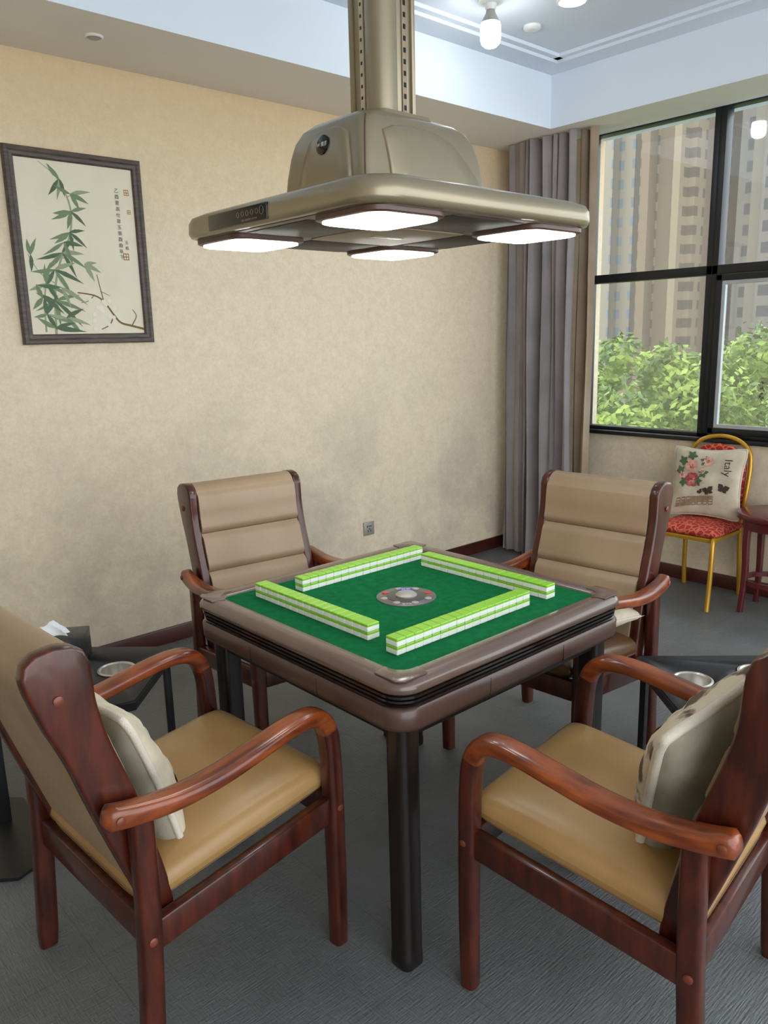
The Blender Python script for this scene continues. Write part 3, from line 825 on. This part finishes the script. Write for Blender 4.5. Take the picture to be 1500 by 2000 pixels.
def in_chair(k, loc, ry, rz=0, roll=0):
    base = chairs[k].matrix_world
    return base @ Matrix.Translation(loc) @ Matrix.Rotation(rz, 4, 'Z') @ Matrix.Rotation(ry, 4, 'Y') @ Matrix.Rotation(pi/2+roll, 4, 'Z')
def blob(u, v, r, k, n=9, sq=1.0, wob=.15, rot=0):
    return ([(u+r*(1+wob*sin(3*t*2*pi/n+rot))*cos(2*pi*t/n), v+r*sq*(1+wob*cos(2*t*2*pi/n))*sin(2*pi*t/n)) for t in range(n)], k)
dk = [blob(.35,-.3,.16,1), blob(-.45,-.45,.14,2), blob(.05,-.65,.16,0), blob(.5,-.7,.14,0)]
pl = pillow('cushion', .195, .195, .070, 'cream', 'linen', 'rope', decals=dk, dmats=['sepia','rose2','pleaf','rose2'], label='cream rope-trimmed cushion leaning on the armchair back', slump=.5)
pl.matrix_world = in_chair('C', (-.145,-.005,.60), radians(73))
pl = pillow('cushion', .200, .215, .085, 'floral', 'linen', 'rope', label='gray linen rope-trimmed cushion leaning on the armchair back', decals=[blob(.4,.3,.22,0), blob(.2,-.5,.2,0), blob(-.5,-.2,.2,1)], dmats=['rose2','pleaf'], rope_r=.011, slump=.6)
pl.matrix_world = in_chair('D', (-.165,.02,.660), radians(71), radians(-14), radians(-17))
pl = pillow('cushion', .18, .17, .05, 'cream', 'cream', 'rope', label='small cream cushion lying on the armchair seat', rope_r=.005)
pl.matrix_world = chairs['B'].matrix_world @ Matrix.Translation((-.06,.085,.535)) @ Matrix.Rotation(radians(-7), 4, 'Y')

# ------------------------------------------------------------------ side tables
def side_table(A, u, v, lu, lv, H, label, foot=None):
    A = Vector(A+(0,)); u = Vector(u+(0,)).normalized(); v = Vector(v+(0,)).normalized()
    C0 = A+u*lu/2+v*lv/2
    e = empty('side_table', (C0.x,C0.y,0), label=label, category='side table', group='black corner side tables')
    def P(a, b): w = A+u*a+v*b-C0; return (w.x, w.y)
    c = .05
    poly = [P(c*.4,0),P(lu-c,0),P(lu,c),P(lu,lv-c),P(lu-c,lv),P(c,lv),P(0,lv-c*.6),P(0,c*.4)]
    prism('table_top', poly, H-.022, H, 'stone', e, bev=.002, seg=2, plane='xy')
    prism('top_edge', [((x)*1.008, (y)*1.008) for x, y in poly], H-.034, H-.006, 'black', e, bev=.001, seg=1, plane='xy')
    for (a, b) in ((.03,.03),(.04,lv-.04),(lu-.04,.04)):
        x, y = P(a, b); box('leg', (x-.011,y-.011,0), (x+.011,y+.011,H-.02), 'black', e, bev=.001)
    x2, y2 = P(lu-.06, lv-.06)
    box('leg', (x2-.02,y2-.02,.006), (x2+.02,y2+.02,H-.02), 'black', e, bev=.002)
    poly2 = [(x-C0.x, y-C0.y) for x, y in foot] if foot else [P(lu-.26,lv),P(lu+.02,lv+.02),P(lu,lv-.26)]
    prism('foot_plate', poly2, 0, .012, 'black', e, bev=.001, seg=1, plane='xy')
    return e
H = .45
cupsL = [(1.00,2.50)]
cupsR = [(2.27,1.095),(2.47,.975)]
sl = side_table((1.245,2.55), (-.707,.707), (-.69,-.72), .55, .47, H, 'black slate-topped side table holding a tissue box', [(.675,2.305),(.706,2.69),(.60,2.80),(.42,2.72),(.42,2.36),(.55,2.26)])
sr = side_table((2.32,1.330), (.707,-.707), (-.66,-.75), .55, .45, H, 'black slate-topped side table with two steel cup wells')
def wells(e, cups):
    C0 = e.location
    for nm in ('table_top', 'top_edge'):
        for o in [c for c in bpy.data.objects if c.parent == e and c.name.startswith(nm)]:
            tmp = []
            for (x, y) in cups:
                c = loft('tmp', [circ(.0545,H-.1,40,x-C0.x,y-C0.y), circ(.0545,H+.1,40,x-C0.x,y-C0.y)], 'steel', None)
                c.location = (C0.x, C0.y, 0); tmp.append(c)
                md = o.modifiers.new('b', 'BOOLEAN'); md.object = c; md.operation = 'DIFFERENCE'; md.solver = 'EXACT'
            bpy.context.view_layer.update()
            me = bpy.data.meshes.new_from_object(o.evaluated_get(bpy.context.evaluated_depsgraph_get()))
            o.modifiers.clear(); o.data = me
            for c in tmp: bpy.data.objects.remove(c)
    for (x, y) in cups:
        x -= C0.x; y -= C0.y
        loft('cup_holder', [circ(.0535,H+.001,40,x,y), circ(.063,H+.001,40,x,y), circ(.063,H+.004,40,x,y), circ(.056,H+.006,40,x,y), circ(.051,H+.002,40,x,y), circ(.049,H-.040,40,x,y), circ(.043,H-.047,40,x,y),
                            circ(.043,H-.049,40,x,y), circ(.053,H-.045,40,x,y)], 'steel', e, closed=False, cap0=False, cap1=False, ang=40)
        loft('cup_bottom', [circ(.045,H-.0475,32,x,y), circ(.045,H-.046,32,x,y)], 'steel', e)
wells(sl, cupsL); wells(sr, cupsR)

tb = empty('tissue_box', (.895,2.735,H+.0015), radians(-32), label='black marbled tissue box with a white tissue on the side table', category='tissue box')
box('box_body', (-.13,-.06,.0), (.10,.06,.095), 'boxdark', tb, bev=.004)
V = []; F = []
n = 14
for i in range(n+1):
    for j in range(n+1):
        u, v = -1+2*i/n, -1+2*j/n
        d = max(abs(u), abs(v))
        V.append((-.02+u*.055*(1-.25*(1-d))+.01*sin(5*v), v*.03+.008*sin(4*u), .0955+.045*(1-d)**.8+.008*sin(7*u+4*v)*(1-d)))
for i in range(n):
    for j in range(n):
        a = i*(n+1)+j; F.append((a, a+n+1, a+n+2, a+1))
from_pd('tissue', V, F, 'tissue', tb, True, 30)

# ------------------------------------------------------------------ banquet chair
BCY = 2.115
bc = empty('banquet_chair', (4.36,BCY,0), radians(180), label='gold metal banquet chair with red brocade seat below the window', category='chair')
n = 20; V = []; F = []
for sgn in (1,-1):
    off = len(V)
    for i in range(n+1):
        for j in range(n+1):
            u = sin(pi/2*(-1+2*i/n)); v = sin(pi/2*(-1+2*j/n)); e_ = ((1-abs(u)**6)*(1-abs(v)**6))**.45
            wd = .195-.015*(1-u)/2
            V.append((.0+.20*u, wd*v, .425+sgn*.03*e_+(.012*(1-u*u)*(1-v*v) if sgn > 0 else 0)))
    for i in range(n):
        for j in range(n):
            q_ = (off+i*(n+1)+j, off+(i+1)*(n+1)+j, off+(i+1)*(n+1)+j+1, off+i*(n+1)+j+1)
            F.append(q_ if sgn > 0 else q_[::-1])
from_pd('seat', V, F, 'redfab', bc, True, 80, recalc=False)
box('seat_frame', (-.18,-.17,.375), (.18,.17,.40), 'gold', bc, bev=.004)
for s in (-1,1):
    tube('leg', cr([(.17,s*.165,.41),(.20,s*.175,.37),(.215,s*.18,.25),(.225,s*.18,.1),(.24,s*.182,0)], 5), .0135, 'gold', bc, 10)
    tube('leg', cr([(-.155,s*.16,.45),(-.16,s*.165,.3),(-.172,s*.17,.12),(-.185,s*.172,0)], 5), .0135, 'gold', bc, 10)
arc = cr([(-.155,-.165,.43),(-.165,-.18,.60),(-.185,-.185,.76),(-.20,-.165,.85),(-.205,-.10,.905),(-.207,0,.925),(-.205,.10,.905),(-.20,.165,.85),(-.185,.185,.76),(-.165,.18,.60),(-.155,.165,.43)], 6)
tube('back_frame', arc, .0125, 'gold', bc, 10)
poly = [(-.155,.52),(.155,.52),(.165,.75),(.15,.82),(.09,.868),(0,.885),(-.09,.868),(-.15,.82),(-.165,.75)]
prism('backrest', poly, -.196, -.165, 'redfab', bc, bev=.010, seg=3, plane='yz')
tube('spindle', [(-.16,-.06,.45),(-.172,-.06,.53)], .007, 'gold', bc, 8); tube('spindle', [(-.16,.06,.45),(-.172,.06,.53)], .007, 'gold', bc, 8)
def leafd(u, v, a, l, k, wr=.3):
    a = radians(a); w = l*wr
    pts = [(0,0),(l*.25,w*.8),(l*.55,w),(l,0),(l*.55,-w),(l*.25,-w*.8)]
    return ([(u+x*cos(a)-y*sin(a), v+x*sin(a)+y*cos(a)) for x, y in pts], k)
D = []
for (u, v) in ((-.66,.60),(-.40,.80),(-.16,.02),(-.74,.30),(-.60,-.02),(.0,.66),(-.02,.28)):
    for a_ in (20,95,160,235,300): D.append(leafd(u, v, a_+u*60, .17, 0))
def rose(u, v, r, outer, inner):
    out = []
    for k in range(6): out.append(blob(u+r*.55*cos(k*pi/3), v+r*.55*sin(k*pi/3), r*.55, outer, 8, wob=.08))
    for k in range(5): out.append(blob(u+r*.28*cos(k*1.257+.5), v+r*.28*sin(k*1.257+.5), r*.32, inner, 7, wob=.08))
    out.append(blob(u, v, r*.16, outer, 6, wob=0))
    return out
D += rose(-.40,.48,.20,2,1); D += rose(-.34,.06,.22,1,2); D += rose(.06,.66,.15,2,6); D += rose(-.68,.18,.11,2,1); D += rose(-.06,.34,.09,2,6)
for (u, v, s_, r0) in ((.20,-.26,.17,20),(.60,-.16,.17,-15),(-.05,-.30,.09,40)):
    for a_ in (35,145): D.append(leafd(u, v, a_+r0, s_*1.2, 3, .38))
    for a_ in (215,325): D.append(leafd(u, v, a_+r0, s_*.85, 3, .42))
for t in range(7):
    x0 = -.75+t*.16
    D.append(([(x0,-.80+.02*t),(x0+.13,-.78+.02*t),(x0+.13,-.50+.02*t),(x0,-.52+.02*t)], 4))
    for yy in (-.76,-.68,-.60): D.append(([(x0+.02,yy+.02*t),(x0+.11,yy+.01+.02*t),(x0+.11,yy+.05+.02*t),(x0+.02,yy+.04+.02*t)], 5))
fc = pillow('cushion', .225, .212, .045, 'cream', 'cream', 'rope', decals=D, dmats=['pleaf','rose','rose2','printink','sepia','cream','seal'],
            label='floral printed cushion with roses and butterflies on the banquet chair', rope_r=.006, n=26)
fc.matrix_world = Matrix.Translation((4.425,BCY+.01,.665)) @ Matrix.Rotation(radians(180), 4, 'Z') @ Matrix.Rotation(radians(2), 4, 'X') @ Matrix.Rotation(radians(78), 4, 'Y') @ Matrix.Rotation(pi/2, 4, 'Z')
me = text_mesh('Italy', .060); o = mk('cushion_lettering', me, 'printink', fc, False)
p0 = pillow_pt(.66, .46, .225, .212, .045, 1)
o.matrix_basis = Matrix.Translation((p0.x, p0.y, p0.z+.010)) @ Matrix.Rotation(radians(14), 4, 'Y') @ Matrix.Rotation(radians(-90), 4, 'Z')

rs = empty('round_stool', (4.37,1.695,0), label='dark red lacquered round wooden stool by the window wall', category='stool')
loft('stool_top', [circ(.19,.525,48), circ(.2,.53,48), circ(.203,.545,48), circ(.198,.558,48), circ(.185,.562,48)], 'redstool', rs, ang=50)
loft('stool_apron', [circ(.165,.47,40), circ(.165,.527,40)], 'redstool', rs)
for a_ in (138,228,318,48):
    c_, s_ = cos(radians(a_)), sin(radians(a_))
    P = cr([(.150,.53),(.155,.40),(.150,.2),(.165,0)], 4)
    rings = [[Vector((c_*r0+a, s_*r0+b, zz)) for a, b in sq_section(.040-.012*(1-zz/.53), .040-.012*(1-zz/.53))] for r0, zz in P]
    loft('leg', rings, 'redstool', rs, ang=60)
loft('lower_ring', [circ(.150,.16,40), circ(.150,.185,40), circ(.128,.185,40), circ(.128,.16,40)], 'redstool', rs, closed=True, ang=30)

# ------------------------------------------------------------------ outside
g = box('outdoor_ground', (6,-20,-4.2), (120,90,-4), 'ground', bev=0); structure(g)
def tower(x, y0, y1, dep, h, m, label):
    e = empty('apartment_tower', (x,(y0+y1)/2,-4), label=label, category='building')
    w = (y1-y0)/2
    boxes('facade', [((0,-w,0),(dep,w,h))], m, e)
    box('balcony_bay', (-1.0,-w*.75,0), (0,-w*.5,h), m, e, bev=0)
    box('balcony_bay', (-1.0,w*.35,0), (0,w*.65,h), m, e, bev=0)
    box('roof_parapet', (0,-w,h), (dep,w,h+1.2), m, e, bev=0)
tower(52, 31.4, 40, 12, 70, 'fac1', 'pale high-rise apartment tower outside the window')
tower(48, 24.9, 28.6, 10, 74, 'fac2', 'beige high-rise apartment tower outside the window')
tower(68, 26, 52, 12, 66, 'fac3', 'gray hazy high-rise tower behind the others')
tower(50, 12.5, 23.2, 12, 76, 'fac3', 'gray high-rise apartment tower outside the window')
def tree(loc, seed, sc=1):
    rnd = random.Random(seed)
    e = empty('tree', loc, label='leafy green tree outside the window', category='tree', group='trees outside the window')
    tube('trunk', [(0,0,0),(.05,.02,2),(-.03,.05,3.4),(0,0,4.4)], [.14,.11,.09,.04], 'bark', e, 8)
    V = []; F = []
    blobs = [(rnd.uniform(-.7,.7), rnd.uniform(-.95,.95), rnd.uniform(3.2,5.0), rnd.uniform(.35,.65)) for _ in range(20)]
    for (bx, by, bz, br_) in blobs:
        for _ in range(230):
            d = Vector((rnd.gauss(0,1), rnd.gauss(0,1), rnd.gauss(0,1))).normalized()*br_*rnd.uniform(.7,1.08)
            c = Vector((bx,by,bz))+d; s = rnd.uniform(.05,.10)
            t = Vector((rnd.gauss(0,1), rnd.gauss(0,1), rnd.gauss(0,.6))).normalized()
            w = t.cross(d).normalized() if t.cross(d).length > 0 else Vector((1,0,0))
            b0 = len(V); V += [c-t*s, c+w*s*.5, c+t*s, c-w*s*.5]; F.append((b0,b0+1,b0+2,b0+3))
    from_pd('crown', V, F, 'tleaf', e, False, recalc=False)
    return e
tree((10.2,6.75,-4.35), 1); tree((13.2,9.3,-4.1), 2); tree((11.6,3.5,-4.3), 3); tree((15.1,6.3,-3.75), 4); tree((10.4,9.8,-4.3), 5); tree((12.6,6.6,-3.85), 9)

# ------------------------------------------------------------------ light
w = bpy.data.worlds.new('world'); S.world = w; w.use_nodes = True
bg = w.node_tree.nodes['Background']; bg.inputs[0].default_value = (.91,.96,1,1); bg.inputs[1].default_value = 3.5
S.view_settings.view_transform = 'Standard'
S.view_settings.exposure = 0
